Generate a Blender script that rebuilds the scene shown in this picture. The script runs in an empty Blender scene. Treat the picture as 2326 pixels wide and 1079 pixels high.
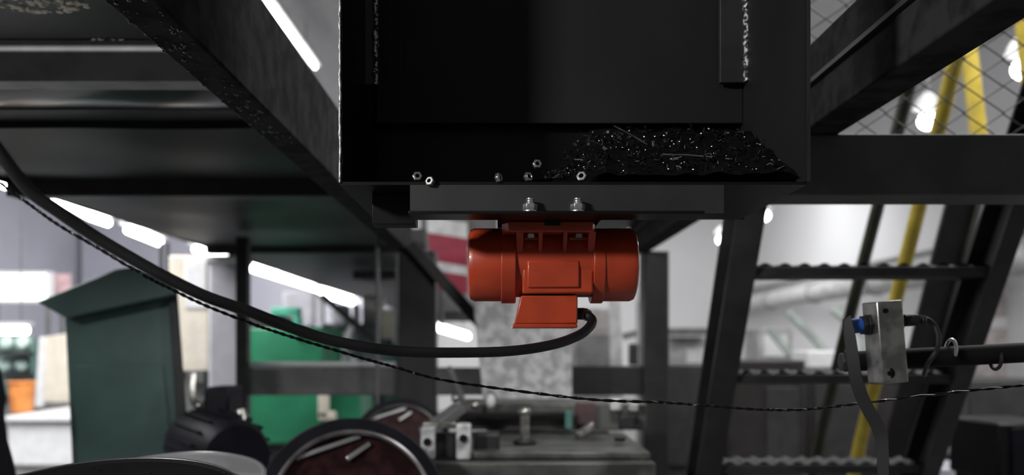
import bpy, bmesh, math, random
from mathutils import Vector, Matrix, noise
random.seed(7)
C = bpy.context.scene.collection
S = bpy.context.scene
PI = math.pi

# ------------------------------------------------------------------ camera, world, light, exposure
EYE, F, CX, CY = 1.3, 2000.0, 1140.0, 780.0       # eye height, focal length and principal point in pixels of the 2326 x 1079 frame
cam_d = bpy.data.cameras.new('camera'); cam = bpy.data.objects.new('camera', cam_d); C.objects.link(cam)
cam.location = (0, 0, EYE); cam.rotation_euler = (PI/2, 0, 0)
cam_d.sensor_width = 36; cam_d.lens = 36*F/2326
cam_d.shift_x = (1163-CX)/2326; cam_d.shift_y = (CY-539.5)/2326
cam_d.clip_start = .02; cam_d.clip_end = 100
cam_d.dof.use_dof = True; cam_d.dof.focus_distance = 1.2; cam_d.dof.aperture_fstop = 2.8
S.camera = cam
S.view_settings.view_transform = 'Standard'; S.view_settings.look = 'None'
S.view_settings.gamma = 1; S.view_settings.use_curve_mapping = False
S.view_settings.exposure = 0.0
w = bpy.data.worlds.new('world'); S.world = w; w.use_nodes = True
w.node_tree.nodes['Background'].inputs[0].default_value = (.9, .93, 1, 1)
w.node_tree.nodes['Background'].inputs[1].default_value = .09

def area(name, loc, target, sx, sy, power, col=(1, 1, 1)):
    d = bpy.data.lights.new(name, 'AREA'); d.shape = 'RECTANGLE'; d.size = sx; d.size_y = sy; d.energy = power; d.color = col
    o = bpy.data.objects.new(name, d); C.objects.link(o); o.location = loc
    o.rotation_euler = (Vector(target)-Vector(loc)).to_track_quat('-Z', 'Y').to_euler()
    return o
area('hall_light', (2.6, 4.5, 4.05), (2.9, 5.2, 0), 2.2, 5, 235)
area('hall_light', (-3.6, 5.0, 4.05), (-3.9, 6.0, 0), 2.2, 5, 520)
area('hall_light', (-3.6, 11.5, 4.05), (-3.9, 13.5, 0), 3, 3, 420)
area('hall_light', (2.0, 12.5, 4.05), (2.2, 13.5, 0), 4, 3, 260)
area('aisle_light', (-1.57, -.25, EYE+.86), (.1, 1.3, EYE+.1), .24, .16, 36)
area('duct_fill_light', (.25, 2.05, EYE+.47), (.12, 3.3, EYE-.2), .25, .08, 4.5)  # added unseen fill for the duct and feeder, no lamp stands there

# ------------------------------------------------------------------ materials
MATS = {}
def mat(name, col, rough=.5, metal=0, var=.15, scale=12, bump=0, spec=.5, emit=0, coat=0, col2=None, lo=.4, hi=.6, detail=4):
    m = bpy.data.materials.new(name); m.use_nodes = True
    nt = m.node_tree; b = nt.nodes['Principled BSDF']
    b.inputs['Roughness'].default_value = rough; b.inputs['Metallic'].default_value = metal
    b.inputs['Specular IOR Level'].default_value = spec; b.inputs['Coat Weight'].default_value = coat
    tc = nt.nodes.new('ShaderNodeTexCoord'); nz = nt.nodes.new('ShaderNodeTexNoise')
    nz.inputs['Scale'].default_value = scale; nz.inputs['Detail'].default_value = detail
    nt.links.new(tc.outputs['Object'], nz.inputs['Vector'])
    rp = nt.nodes.new('ShaderNodeValToRGB')
    c2 = col2 if col2 else tuple(min(1, c*(1+var)) for c in col)
    c1 = col if col2 else tuple(c*(1-var) for c in col)
    rp.color_ramp.elements[0].position = lo; rp.color_ramp.elements[1].position = hi
    rp.color_ramp.elements[0].color = (*c1, 1); rp.color_ramp.elements[1].color = (*c2, 1)
    nt.links.new(nz.outputs['Fac'], rp.inputs['Fac']); nt.links.new(rp.outputs['Color'], b.inputs['Base Color'])
    if bump:
        bp = nt.nodes.new('ShaderNodeBump'); bp.inputs['Strength'].default_value = bump; bp.inputs['Distance'].default_value = .004
        nt.links.new(nz.outputs['Fac'], bp.inputs['Height']); nt.links.new(bp.outputs['Normal'], b.inputs['Normal'])
    if emit:
        b.inputs['Emission Color'].default_value = (*col, 1); b.inputs['Emission Strength'].default_value = emit
    MATS[name] = m; return m
steel = mat('charcoal_painted_steel', (.022, .022, .023), .5, var=.2, bump=.08)
steel_oily = mat('oily_charcoal_steel', (.03, .03, .03), .75, var=.35, scale=22, bump=.4, spec=.04)
black = mat('black_oiled_steel', (.0045, .0045, .0047), .38, var=.3, spec=.3)
plate_dark = mat('dark_grey_plate', (.015, .015, .015), .55, var=.12, scale=5, spec=.3)
sheet = mat('glossy_grey_sheet', (.02, .02, .021), .2, var=.2, scale=3, bump=.12, spec=.5)
sheet_dull = mat('dull_grey_sheet', (.02, .02, .021), .45, var=.25, scale=3, bump=.12, spec=.16)
sheet_metal = mat('bare_sheet_metal', (.5, .5, .51), .42, .5, var=.2, scale=6)
galv = mat('galvanised_sheet', (.62, .62, .62), .55, .15, var=.28, scale=26)
chrome = mat('bright_zinc', (.8, .8, .79), .34, 1, var=.08)
nickel = mat('scuffed_nickel', (.42, .41, .38), .3, .9, var=.3, scale=40, bump=.1)
weld = mat('weld_metal', (.02, .02, .02), .35, .6, col2=(.85, .85, .83), scale=200, lo=.46, hi=.6, bump=.9)
chip = mat('oily_swarf', (.004, .004, .004), .45, .3, var=.5, scale=60, bump=.5)
chip_bright = mat('bright_swarf', (.4, .4, .39), .25, 1, var=.3, scale=90)
orange = mat('orange_enamel', (.48, .055, .018), .36, var=.1, scale=18, bump=.05, coat=.2)
rubber = mat('black_rubber', (.009, .009, .0095), .5, var=.2, scale=30)
wire_m = mat('oily_wire', (.02, .02, .02), .3, .6, col2=(.5, .5, .48), scale=160, lo=.62, hi=.72)
green_dk = mat('dark_green_enamel', (.065, .125, .112), .42, var=.2, scale=2.5)
green = mat('green_enamel', (.025, .22, .11), .4, var=.15, scale=3)
mint = mat('mint_enamel', (.1, .5, .34), .4)
white = mat('white_enamel', (.75, .75, .76), .45, var=.05)
cream = mat('cream_enamel', (.72, .66, .56), .5, var=.06)
lav = mat('pale_lavender_enamel', (.5, .49, .54), .45, var=.05)
grey = mat('mid_grey_enamel', (.16, .16, .16), .45)
grey_lt = mat('light_grey_enamel', (.42, .42, .42), .45)
olive = mat('worn_olive_casting', (.11, .11, .1), .4, .3, var=.45, scale=9, bump=.2)
navy = mat('dark_navy_enamel', (.006, .006, .010), .5, var=.3, spec=.2)
matt_black = mat('matt_black_coating', (.008, .008, .008), .7, var=.2, spec=.15)
oil = mat('dark_oil', (.005, .005, .005), .06, var=.1, spec=.8)
yellow = mat('yellow_enamel', (.62, .47, .06), .42, var=.12)
red = mat('red_sheet', (.19, .012, .03), .5, var=.1)
blue = mat('blue_plastic', (.03, .1, .42), .35)
orange_pl = mat('orange_plastic', (.75, .27, .07), .45)
copper = mat('dark_copper_wire', (.05, .018, .018), .3, .5, var=.4, scale=30)
rim_m = mat('worn_rim_metal', (.2, .19, .19), .35, .7, var=.3)
edge_m = mat('raw_cut_edge', (.25, .25, .25), .35, .6, col2=(.6, .6, .59), scale=120, lo=.4, hi=.6, bump=.5)
rib_m = mat('grey_painted_rib', (.06, .06, .061), .4, var=.15, scale=6)
crust = mat('cream_residue', (.2, .19, .15), .7, col2=(.9, .85, .7), scale=60, lo=.35, hi=.5, bump=1)
concrete = mat('floor_concrete', (.17, .17, .17), .4, var=.12, scale=1.5)
wall_m = mat('hall_wall', (.62, .62, .63), .7, var=.03, scale=.6)
wall_l = mat('hall_wall_lavender', (.36, .36, .42), .7, var=.06, scale=.8)
ceil_m = mat('hall_ceiling', (.6, .6, .6), .8, var=.05)
glow = mat('fluorescent_glow', (1, .99, .95), .5, emit=16, var=0)
bulb_m = mat('lamp_glow', (1, 1, 1), .5, emit=14, var=0)
panel_glow = mat('lit_panel', (1, 1, 1), .5, emit=1.6, var=0)
pink = mat('pale_pink_sheet', (.75, .5, .52), .6)

# ------------------------------------------------------------------ mesh helpers
def P(px, py, y):                     # the point of the photograph's ray at depth y
    return Vector(((px-CX)*y/F, y, EYE+(CY-py)*y/F))
def frame_of(d, up=(0, 0, 1)):
    d = Vector(d).normalized(); u = Vector(up)
    if abs(d.dot(u)) > .98: u = Vector((0, 1, 0))
    a = d.cross(u).normalized(); return a, a.cross(d).normalized(), d
class MB:
    def __init__(s): s.bm = bmesh.new()
    def verts(s, pts): return [s.bm.verts.new(p) for p in pts]
    def hexa(s, p):                   # 8 points: four below, four above
        v = s.verts(p)
        for f in ((3, 2, 1, 0), (4, 5, 6, 7), (0, 1, 5, 4), (1, 2, 6, 5), (2, 3, 7, 6), (3, 0, 4, 7)): s.bm.faces.new([v[i] for i in f])
        return s
    def box(s, x0, x1, y0, y1, z0, z1):
        return s.hexa([(x0, y0, z0), (x1, y0, z0), (x1, y1, z0), (x0, y1, z0), (x0, y0, z1), (x1, y0, z1), (x1, y1, z1), (x0, y1, z1)])
    def pbox(s, px0, py0, px1, py1, y, depth):    # a box whose front face spans two photo points at depth y
        a, b = P(px0, py1, y), P(px1, py0, y); return s.box(a.x, b.x, y, y+depth, a.z, b.z)
    def obox(s, c, size, rot):
        c = Vector(c); h = Vector(size)/2; pts = []
        for z in (-1, 1):
            for x, y in ((-1, -1), (1, -1), (1, 1), (-1, 1)): pts.append(c+rot @ Vector((x*h.x, y*h.y, z*h.z)))
        return s.hexa(pts)
    def bar(s, p, q, w, h, up=(0, 0, 1)):         # rectangular bar from p to q: w across, h along up
        p, q = Vector(p), Vector(q); a, b, d = frame_of(q-p, up); pts = []
        for o in (p, q):
            for i, j in ((-1, -1), (1, -1), (1, 1), (-1, 1)): pts.append(o+a*(i*w/2)+b*(j*h/2))
        return s.hexa(pts)
    def prism(s, poly, vec):
        vec = Vector(vec); A = s.verts(poly); B = s.verts([Vector(p)+vec for p in poly]); n = len(A)
        s.bm.faces.new(A); s.bm.faces.new(B[::-1])
        for i in range(n): s.bm.faces.new((A[i], B[i], B[(i+1) % n], A[(i+1) % n]))
        return s
    def tube(s, pts, r, n=10, cap=True):
        pts = [Vector(p) for p in pts]; rings = []; a = None
        for i, p in enumerate(pts):
            d = (pts[min(i+1, len(pts)-1)]-pts[max(i-1, 0)]).normalized()
            if a is None: a, b, _ = frame_of(d)
            else:
                a = (a-d*a.dot(d)).normalized(); b = a.cross(d)
            ri = r[i] if isinstance(r, (list, tuple)) else r
            rings.append(s.verts([p+(a*math.cos(2*PI*k/n)+b*math.sin(2*PI*k/n))*ri for k in range(n)]))
        for u, v in zip(rings, rings[1:]):
            for k in range(n): s.bm.faces.new((u[k], u[(k+1) % n], v[(k+1) % n], v[k]))
        if cap: s.bm.faces.new(rings[0][::-1]); s.bm.faces.new(rings[-1])
        return s
    def lathe(s, prof, o, axis=(0, 0, 1), n=40):   # prof: (radius, height) pairs
        a, b, d = frame_of(axis); o = Vector(o); rings = []
        for r, h in prof:
            rings.append(s.verts([o+d*h]) if r < 1e-6 else s.verts([o+d*h+(a*math.cos(2*PI*k/n)+b*math.sin(2*PI*k/n))*r for k in range(n)]))
        for u, v in zip(rings, rings[1:]):
            for k in range(n):
                k2 = (k+1) % n
                if len(u) == 1 and len(v) == 1: continue
                f = (u[0], v[k2], v[k]) if len(u) == 1 else (u[k], u[k2], v[0]) if len(v) == 1 else (u[k], u[k2], v[k2], v[k])
                s.bm.faces.new(f)
        return s
    def cyl(s, p, q, r, n=20, r2=None):
        p, q = Vector(p), Vector(q); L = (q-p).length
        return s.lathe([(0, 0), (r, 0), (r if r2 is None else r2, L), (0, L)], p, q-p, n)
    def ball(s, c, r, sc=(1, 1, 1), seg=12):
        m = Matrix.Translation(c) @ Matrix.Diagonal((*[r*k for k in sc], 1))
        bmesh.ops.create_uvsphere(s.bm, u_segments=seg, v_segments=max(6, seg//2), radius=1, matrix=m); return s
    def torus(s, c, axis, R, r, n=40, k=10):
        a, b, d = frame_of(axis); c = Vector(c)
        pr = [[c+(a*math.cos(t)+b*math.sin(t))*(R+r*math.cos(u))+d*(r*math.sin(u)) for u in [2*PI*j/k for j in range(k)]] for t in [2*PI*i/n for i in range(n)]]
        V = [s.verts(x) for x in pr]
        for i in range(n):
            for j in range(k): s.bm.faces.new((V[i][j], V[(i+1) % n][j], V[(i+1) % n][(j+1) % k], V[i][(j+1) % k]))
        return s
    def build(s, name, m, parent=None, bevel=0, segs=2, angle=35):
        bmesh.ops.recalc_face_normals(s.bm, faces=s.bm.faces)
        off = Vector()
        if parent is not None:
            q = parent
            while q is not None: off += q.location; q = q.parent
        else:
            co = [v.co for v in s.bm.verts]
            off = Vector(((min(c.x for c in co)+max(c.x for c in co))/2, (min(c.y for c in co)+max(c.y for c in co))/2, min(c.z for c in co)))
        for v in s.bm.verts: v.co -= off
        me = bpy.data.meshes.new(name); s.bm.to_mesh(me); s.bm.free(); me.materials.append(m)
        for p in me.polygons: p.use_smooth = True
        me.set_sharp_from_angle(angle=math.radians(angle))
        o = bpy.data.objects.new(name, me); C.objects.link(o)
        if parent is not None: o.parent = parent
        else: o.location = off
        if bevel:
            b = o.modifiers.new('edge', 'BEVEL'); b.width = bevel; b.segments = segs; b.limit_method = 'ANGLE'; b.angle_limit = math.radians(40)
        return o
def thing(name, label, cat, loc=(0, 0, 0), group=None):
    o = bpy.data.objects.new(name, None); C.objects.link(o); o.location = loc; o.empty_display_size = .05
    return tag(o, label, cat, group)
def tag(o, label, cat, group=None, kind=None):
    o['label'] = label; o['category'] = cat
    if group: o['group'] = group
    if kind: o['kind'] = kind
    return o
def struct(o, label=None):
    o['kind'] = 'structure'
    if label: o['label'] = label
    return o
def copy_tree(o, loc, label):
    def cp(x, par):
        c = x.copy(); C.objects.link(c)
        if par is not None: c.parent = par
        for ch in list(x.children): cp(ch, c)
        return c
    r = cp(o, None); r.location = loc; r['label'] = label; return r
def smooth_path(pts, n=8):            # Catmull-Rom through the points
    pts = [Vector(p) for p in pts]; out = []
    q = [pts[0]*2-pts[1]]+pts+[pts[-1]*2-pts[-2]]
    for i in range(1, len(q)-2):
        a, b, c, d = q[i-1:i+3]
        for k in range(n):
            t = k/n
            out.append(.5*((2*b)+(c-a)*t+(2*a-5*b+4*c-d)*t*t+(3*b-a-3*c+d)*t**3))
    return out+[pts[-1]]

# ------------------------------------------------------------------ the hall
XL, XR, YB, YF, ZC = -7.5, 4.7, 17.0, -3.0, 4.2
struct(MB().box(XL, XR, YF, YB, -.1, 0).build('floor', concrete), 'grey concrete factory floor')
struct(MB().box(XL, XR, YF, YB, ZC, ZC+.1).build('ceiling', ceil_m), 'pale factory hall ceiling')
struct(MB().box(XL, XR, YB, YB+.1, 0, ZC).build('wall_back', wall_m), 'pale grey far wall of the hall')
struct(MB().box(XL-.1, XL, YF, YB, 0, ZC).build('wall_left', wall_l), 'lavender grey side wall of the hall')
struct(MB().box(XR, XR+.1, YF, YB, 0, ZC).build('wall_right', wall_m), 'pale grey side wall of the hall')

# ------------------------------------------------------------------ machine frame
ZB = EYE+.4
fr = thing('machine_frame', 'charcoal welded steel frame of beams and columns around the black hopper', 'machine frame', (0, 2.2, 0))
bl = MB().box(-.465, -.403, .98, 3.95, ZB, EYE+.58).build('long_beam', steel_oily, fr, .004)
rng = random.Random(3)
dr = MB()
for i in range(150):
    y = rng.uniform(1.0, 1.75); edge = rng.random() < .4
    x = -.463+rng.uniform(0, .006) if edge else rng.uniform(-.455, -.41)
    r = rng.uniform(.0008, .0032)*(.6 if edge else 1)
    dr.ball((x, y, ZB-.0006), r, (1, rng.uniform(1, 2.6), .7), 8)
d_ = dr.build('oil_droplets', oil, bl); d_['kind'] = 'stuff'
MB().box(.571, .645, .45, 3.95, ZB, EYE+.555).build('long_beam', steel_oily, fr, .004)
MB().box(.562, .571, .45, 3.95, EYE+.475, EYE+.483).build('ledge_strip', steel, fr)
MB().box(.496, 1.6, 1.68, 1.80, EYE+.283, ZB).build('cross_beam', mat('lighter_charcoal_steel', (.07, .07, .072), .5), fr, .004)
MB().box(-.448, -.287, 3.8, 3.95, 0, ZB).build('column', steel, fr, .006)
MB().box(.612, .722, 3.8, 3.92, 0, ZB).build('column', steel, fr, .006)
MB().box(-1.15, -1.10, 3.8, 3.86, 0, EYE+.46).build('post', steel, fr, .004)
MB().box(-1.12, .02, 3.81, 3.87, EYE-.225, EYE-.105).build('side_rail', mat('grey_steel', (.11, .11, .11), .5), fr, .006)
MB().box(.30, .612, 3.81, 3.87, EYE-.225, EYE-.098).build('side_rail', steel, fr, .006)
MB().bar((-.385, 3.77, EYE+.42), (-.07, 3.77, EYE+.06), .05, .11, (0, 1, 0)).build('brace', steel, fr, .003)
tag(MB().tube([(-1.097, 3.84, EYE-.092), (-.62, 3.84, EYE-.092), (-.462, 3.84, EYE-.092)], .012).build('rail_highlight', white),
    'thin white tube standing in for the highlight along the lower frame rail', 'pipe')  # added white tube imitating the highlight on the rail's top edge

# platform underside

pf = thing('raised_platform', 'grey sheet metal platform seen from underneath with cross ribs', 'platform', (-.8, 3, EYE+.5))
MB().box(-1.55, -.466, 1.0, 1.66, EYE+.575, EYE+.59).build('deck_sheet', rib_m, pf)
MB().box(-1.55, -.466, 1.64, 1.82, EYE+.6, EYE+.61).build('deck_sheet', steel, pf)
MB().box(-1.55, -.466, 1.74, 1.80, EYE+.5176, EYE+.6).build('cross_rib', mat('light_rib', (.3, .3, .3), .5), pf, .002)
def wavy(name, x0, x1, y0, y1, z, amp, m):
    b = MB(); nx, ny = 30, 12; top = []; rows = []
    for j in range(ny+1):
        y = y0+(y1-y0)*j/ny
        rows.append(b.verts([(x0+(x1-x0)*i/nx, y, z+amp*noise.noise(Vector(((x0+(x1-x0)*i/nx)*2.2, y*3, z*5)))-amp*.8*math.sin(PI*j/ny)) for i in range(nx+1)]))
        top.append(b.verts([(x0+(x1-x0)*i/nx, y, z+.03) for i in range(nx+1)]))
    for R, fl in ((rows, 1), (top, 0)):
        for j in range(ny):
            for i in range(nx): b.bm.faces.new((R[j][i], R[j][i+1], R[j+1][i+1], R[j+1][i]))
    for j in range(ny):
        for i in (0, nx): b.bm.faces.new((rows[j][i], rows[j+1][i], top[j+1][i], top[j][i]))
    for i in range(nx):
        for j in (0, ny): b.bm.faces.new((rows[j][i], rows[j][i+1], top[j][i+1], top[j][i]))
    return b.build(name, m, pf, angle=60)
wavy('deck_sheet', -1.55, -.466, 1.80, 2.0, EYE+.532, .014, sheet)
MB().box(-1.55, -.466, 2.0, 2.10, EYE+.53, EYE+.6).build('cross_rib', steel, pf, .003)
wavy('deck_sheet', -1.55, -.466, 2.1, 2.75, EYE+.51, .014, sheet_dull)
MB().box(-1.55, -.466, 2.75, 2.82, EYE+.46, EYE+.6).build('cross_rib', steel, pf, .003)
wavy('deck_sheet', -1.55, -.466, 2.82, 4.6, EYE+.51, .02, sheet_dull)
MB().box(.10, .56, 2.3, 4.6, EYE+.51, EYE+.53).build('deck_sheet', sheet_dull, pf)
MB().box(-1.55, -.40, 4.6, 4.68, EYE+.47, EYE+.6).build('cross_rib', steel, pf, .003)
wavy('deck_sheet', -1.55, -.60, 4.68, 14, EYE+.51, .02, sheet_dull)
MB().box(-1.556, -1.55, 1.0, 14, EYE+.50, EYE+.62).build('side_channel', steel, pf, .003)
MB().box(-1.0, -.6, 5.9, 5.96, EYE+.43, EYE+.49).build('cross_rib', steel, pf, .003)
b = MB(); rng = random.Random(5)
for i in range(90):
    t, q = rng.uniform(0, 2*PI), rng.random()**.5
    b.ball((-.79+.085*q*math.cos(t), 1.495+.035*q*math.sin(t), EYE+.575), rng.uniform(.003, .008), (1, 1, .4), 8)
c_ = b.build('residue_crust', crust, pf); c_['kind'] = 'stuff'; c_['label'] = 'cream crusty residue patch'
for x in (-.60, -.585, -.565, -.548):
    MB().ball((x-.17, 1.659, EYE+.574), .006, (1.2, .5, .6), 8).build('weld_spot', weld, pf)

# ------------------------------------------------------------------ hopper tray
ZT = EYE+.21
hp = thing('hopper', 'large black oily steel hopper with open front hanging above the orange motor', 'hopper', (.09, 1.3, ZT))  # plates extended high above view to keep hall light off the beam
MB().hexa([(-.212, 1.15, ZT), (-.208, 1.15, ZT), (-.208, 1.47, ZT), (-.212, 1.47, ZT),
           (-.216, 1.15, ZT+1.7), (-.212, 1.15, ZT+1.7), (-.212, 1.47, ZT+1.7), (-.216, 1.47, ZT+1.7)]).build('side_plate', black, hp)
MB().hexa([(.394, 1.15, ZT), (.398, 1.15, ZT), (.398, 1.47, ZT), (.394, 1.47, ZT),
           (.399, 1.15, ZT+1.7), (.403, 1.15, ZT+1.7), (.403, 1.47, ZT+1.7), (.399, 1.47, ZT+1.7)]).build('side_plate', plate_dark, hp)
MB().box(-.212, .398, 1.15, 1.47, ZT-.003, ZT+.001).build('bottom_plate', black, hp)
MB().box(-.217, .404, 1.47, 1.474, ZT-.003, ZT+1.72).build('back_plate', black, hp)
MB().box(-.205, .394, 1.44, 1.444, EYE+.36, ZT+1.7).build('gate_plate', plate_dark, hp, .001)
lb = MB().box(-.2095, -.190, 1.345, 1.36, EYE+.395, ZT+1.7).build('flat_bar', rib_m, hp, .001)
rb = MB().box(.352, .396, 1.42, 1.432, EYE+.421, ZT+1.7).build('flat_bar', steel, hp, .001)
def bead(name, p, q, r, n, par, seed, m=None):
    rg = random.Random(seed); b = MB(); p, q = Vector(p), Vector(q)
    path = [p.lerp(q, i/n)+Vector((rg.uniform(-1, 1), 0, 0))*r*.25 for i in range(n+1)]
    b.tube(path, [r*rg.uniform(.6, 1.25) for _ in path], 8)
    return b.build(name, m or weld, par, angle=70)
bead('weld_bead', (-.1925, 1.343, EYE+.395), (-.1925, 1.343, ZT+1.7), .0042, 260, lb, 1)
bead('weld_bead', (.394, 1.418, EYE+.421), (.397, 1.418, ZT+1.7), .0055, 260, rb, 2)
bead('edge_weld', (-.211, 1.149, ZT), (-.215, 1.149, ZT+1.7), .0018, 240, hp, 4, edge_m)
MB().box(.3985, .4025, 1.148, 1.15, ZT+.002, ZT+1.7).build('edge_strip', steel, hp)
MB().box(-.166, -.1645, 1.437, 1.44, EYE+.42, ZT+1.7).build('drip_line', steel, hp)
mp = MB().box(-.12, .29, 1.150, 1.154, EYE+.170, ZT-.003).build('mounting_plate', mat('mounting_steel', (.027, .027, .027), .5), hp)
MB().box(-.12, .26, 1.128, 1.185, EYE+.166, EYE+.170).build('mounting_flange', black, hp, .0008)
MB().box(-.006, .133, 1.185, 1.30, EYE+.166, EYE+.170).build('mounting_pad', black, hp)
MB().box(-.004, .131, 1.19, 1.295, EYE+.170, ZT-.003).build('mounting_block', black, hp)
MB().box(-.18, -.12, 1.22, 1.26, EYE+.165, ZT-.003).build('stiffener', black, hp, .001)

# swarf heap in the hopper (uncountable)
b = MB(); rng = random.Random(11)
def hz(x, y):
    t = max(0, min(1, (x-.02)/.12)); u = max(0, (y-1.16)/.5)
    return ZT+.003+t*(.010+.235*u)+.006*noise.noise(Vector((x*40, y*40, 1)))*t
nx, ny = 60, 36; V = []
for j in range(ny+1):
    V.append(b.verts([(.02+.371*i/nx, 1.158+.255*j/ny, hz(.02+.371*i/nx, 1.158+.255*j/ny)) for i in range(nx+1)]))
for j in range(ny):
    for i in range(nx): b.bm.faces.new((V[j][i], V[j][i+1], V[j+1][i+1], V[j+1][i]))
for i in range(420):
    x, y = rng.uniform(.06, .385), 1.165+.24*rng.random(); c = Vector((x, y, hz(x, y)+.002))
    rot = Matrix.Rotation(rng.uniform(0, PI), 3, Vector((rng.uniform(-1, 1), rng.uniform(-1, 1), rng.uniform(-1, 1))).normalized())
    if i % 3: b.obox(c, (rng.uniform(.003, .014), rng.uniform(.002, .005), .0012), rot)
    else:
        L = rng.uniform(.004, .010); b.tube([c+rot @ Vector((.004*math.cos(t*1.3), .004*math.sin(t*1.3), L*t*.3)) for t in range(6)], .0009, 5)
tag(b.build('metal_swarf', chip, angle=20), 'heap of black oily metal swarf lying in the hopper', 'swarf', kind='stuff')
b = MB()
for i in range(70):
    x, y = rng.uniform(.07, .385), 1.165+.24*rng.random()
    b.ball((x, y, hz(x, y)+.005), rng.uniform(.0006, .0015), (1, 1, 1), 6)
tag(b.build('bright_chips', chip_bright), 'scatter of tiny bright metal chips on the black swarf heap', 'metal chips', kind='stuff')
def needle(a, q, lab):
    tag(MB().tube([a, a.lerp(q, .5)+Vector((0, 0, .001)), q], .0011, 6).build('metal_shaving', nickel), lab, 'shaving')
needle(P(1395, 286, 1.37), P(1470, 328, 1.265), 'long thin metal shaving sloping across the swarf under the gate plate')
needle(P(1506, 351, 1.225), P(1618, 357, 1.22), 'thin metal shaving lying level across the middle of the swarf')
needle(P(1536, 377, 1.185), P(1548, 382, 1.18), 'very short bright shaving low on the swarf heap')
def hexnut(px, py, y, lab, tilt, r=.0068):
    c = P(px, py, y); ax = Vector((tilt, -1, .25)).normalized()
    t = thing('hex_nut', lab, 'nut', c, 'loose nuts in the hopper')
    MB().lathe([(r*.5, -.003), (r*.92, -.003), (r, -.002), (r, .002), (r*.92, .003), (r*.5, .003), (r*.5, -.003)], c, ax, 6).build('nut_body', nickel, t, .0006)
    MB().torus(c-ax*.0006+ax*.0032, ax, r*.52, r*.1, 20, 6).build('thread_ring', chrome, t)
hexnut(948, 401, 1.155, 'upper of the two loose nuts on the bare lip of the hopper', .1)
hexnut(977, 412, 1.147, 'lower of the two loose nuts on the bare lip of the hopper', -.5)
hexnut(1133, 404, 1.15, 'nut turned sideways on the hopper lip, between the pair of nuts and the swarf', 1.6)
hexnut(1200, 402, 1.155, 'nut on the hopper lip straight above the first mounting bolt', .6)
hexnut(1220, 373, 1.19, 'nut lying highest, at the edge of the swarf heap above the first bolt', .2)
hexnut(1321, 401, 1.16, 'oily nut on the hopper lip above the second mounting bolt', -.3, .0075)

# ------------------------------------------------------------------ vibration motor
MX, MY, MZ = .073, 1.27, EYE+.1165
mo = thing('vibration_motor', 'orange enamelled vibration motor bolted under the black hopper', 'motor', (MX, MY, EYE+.02))
def X(px, y=1.235): return (px-CX)*y/F
def Z(py, y=1.235): return EYE+(CY-py)*y/F
def ring(name, x0, x1, R, rnd, flip=False, n=56):
    zc = EYE+.113
    p = [(0, 0), (R-rnd, 0), (R-rnd*.3, rnd*.3), (R, rnd), (R, x1-x0), (0, x1-x0)]
    if flip: return MB().lathe(p, (x1, MY, zc), (-1, 0, 0), n).build(name, orange, mo, angle=28)
    return MB().lathe(p, (x0, MY, zc), (1, 0, 0), n).build(name, orange, mo, angle=28)
ring('end_cover', X(1063), X(1138), .0525, .008)
ring('end_cover', X(1374), X(1450), .0525, .008, True)
for a, q in ((1138, 1172), (1346, 1374)):
    b = MB(); b.lathe([(0, 0), (.054, 0), (.054, X(q)-X(a)), (0, X(q)-X(a))], (X(a), MY, EYE+.1115), (1, 0, 0), 56)
    b.build('housing_ring', orange, mo, .0015)
MB().lathe([(0, 0), (.050, 0), (.050, X(1346)-X(1172)), (0, X(1346)-X(1172))], (X(1172), MY, MZ), (1, 0, 0), 48).build('motor_body', orange, mo)
MB().box(X(1186), X(1346), 1.222, 1.28, Z(668), Z(586)).build('body_front', orange, mo, .003)
fp = MB().box(X(1197), X(1314), 1.2185, 1.224, Z(655), Z(594)).build('raised_panel', orange, mo, .002)
# mounting foot with lugs and ribs
FT = EYE+.166
b = MB().prism([(X(1140, 1.2), 1.215, FT), (X(1156, 1.2), 1.195, FT), (X(1346, 1.2), 1.195, FT), (X(1354, 1.2), 1.215, FT), (X(1354, 1.2), 1.30, FT), (X(1140, 1.2), 1.30, FT)], (0, 0, -.0145))
b.build('mounting_foot', orange, mo, .002)
MB().box(X(1237, 1.2), X(1272, 1.2), 1.1935, 1.196, EYE+.160, EYE+.166).build('foot_slot', black, mo)
for px in (1180, 1226, 1281, 1340):
    x = X(px); t = .003 if px in (1226, 1281) else .005
    MB().prism([(x-t, 1.200, EYE+.153), (x-t, 1.222, EYE+.126), (x-t, 1.26, EYE+.118), (x-t, 1.28, EYE+.152)], (2*t, 0, 0)).build('rib', orange, mo, .0012)
MB().box(X(1186), X(1346), 1.2205, 1.235, Z(592), Z(586)).build('ledge', orange, mo, .001)
for a, q in ((1190, 1228), (1291, 1345)):
    MB().prism([(X(a), 1.226, EYE+.148), (X(a), 1.24, EYE+.128), (X(a), 1.27, EYE+.128), (X(a), 1.27, EYE+.152)], (X(q)-X(a), 0, 0)).build('gusset', orange, mo, .001)
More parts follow.
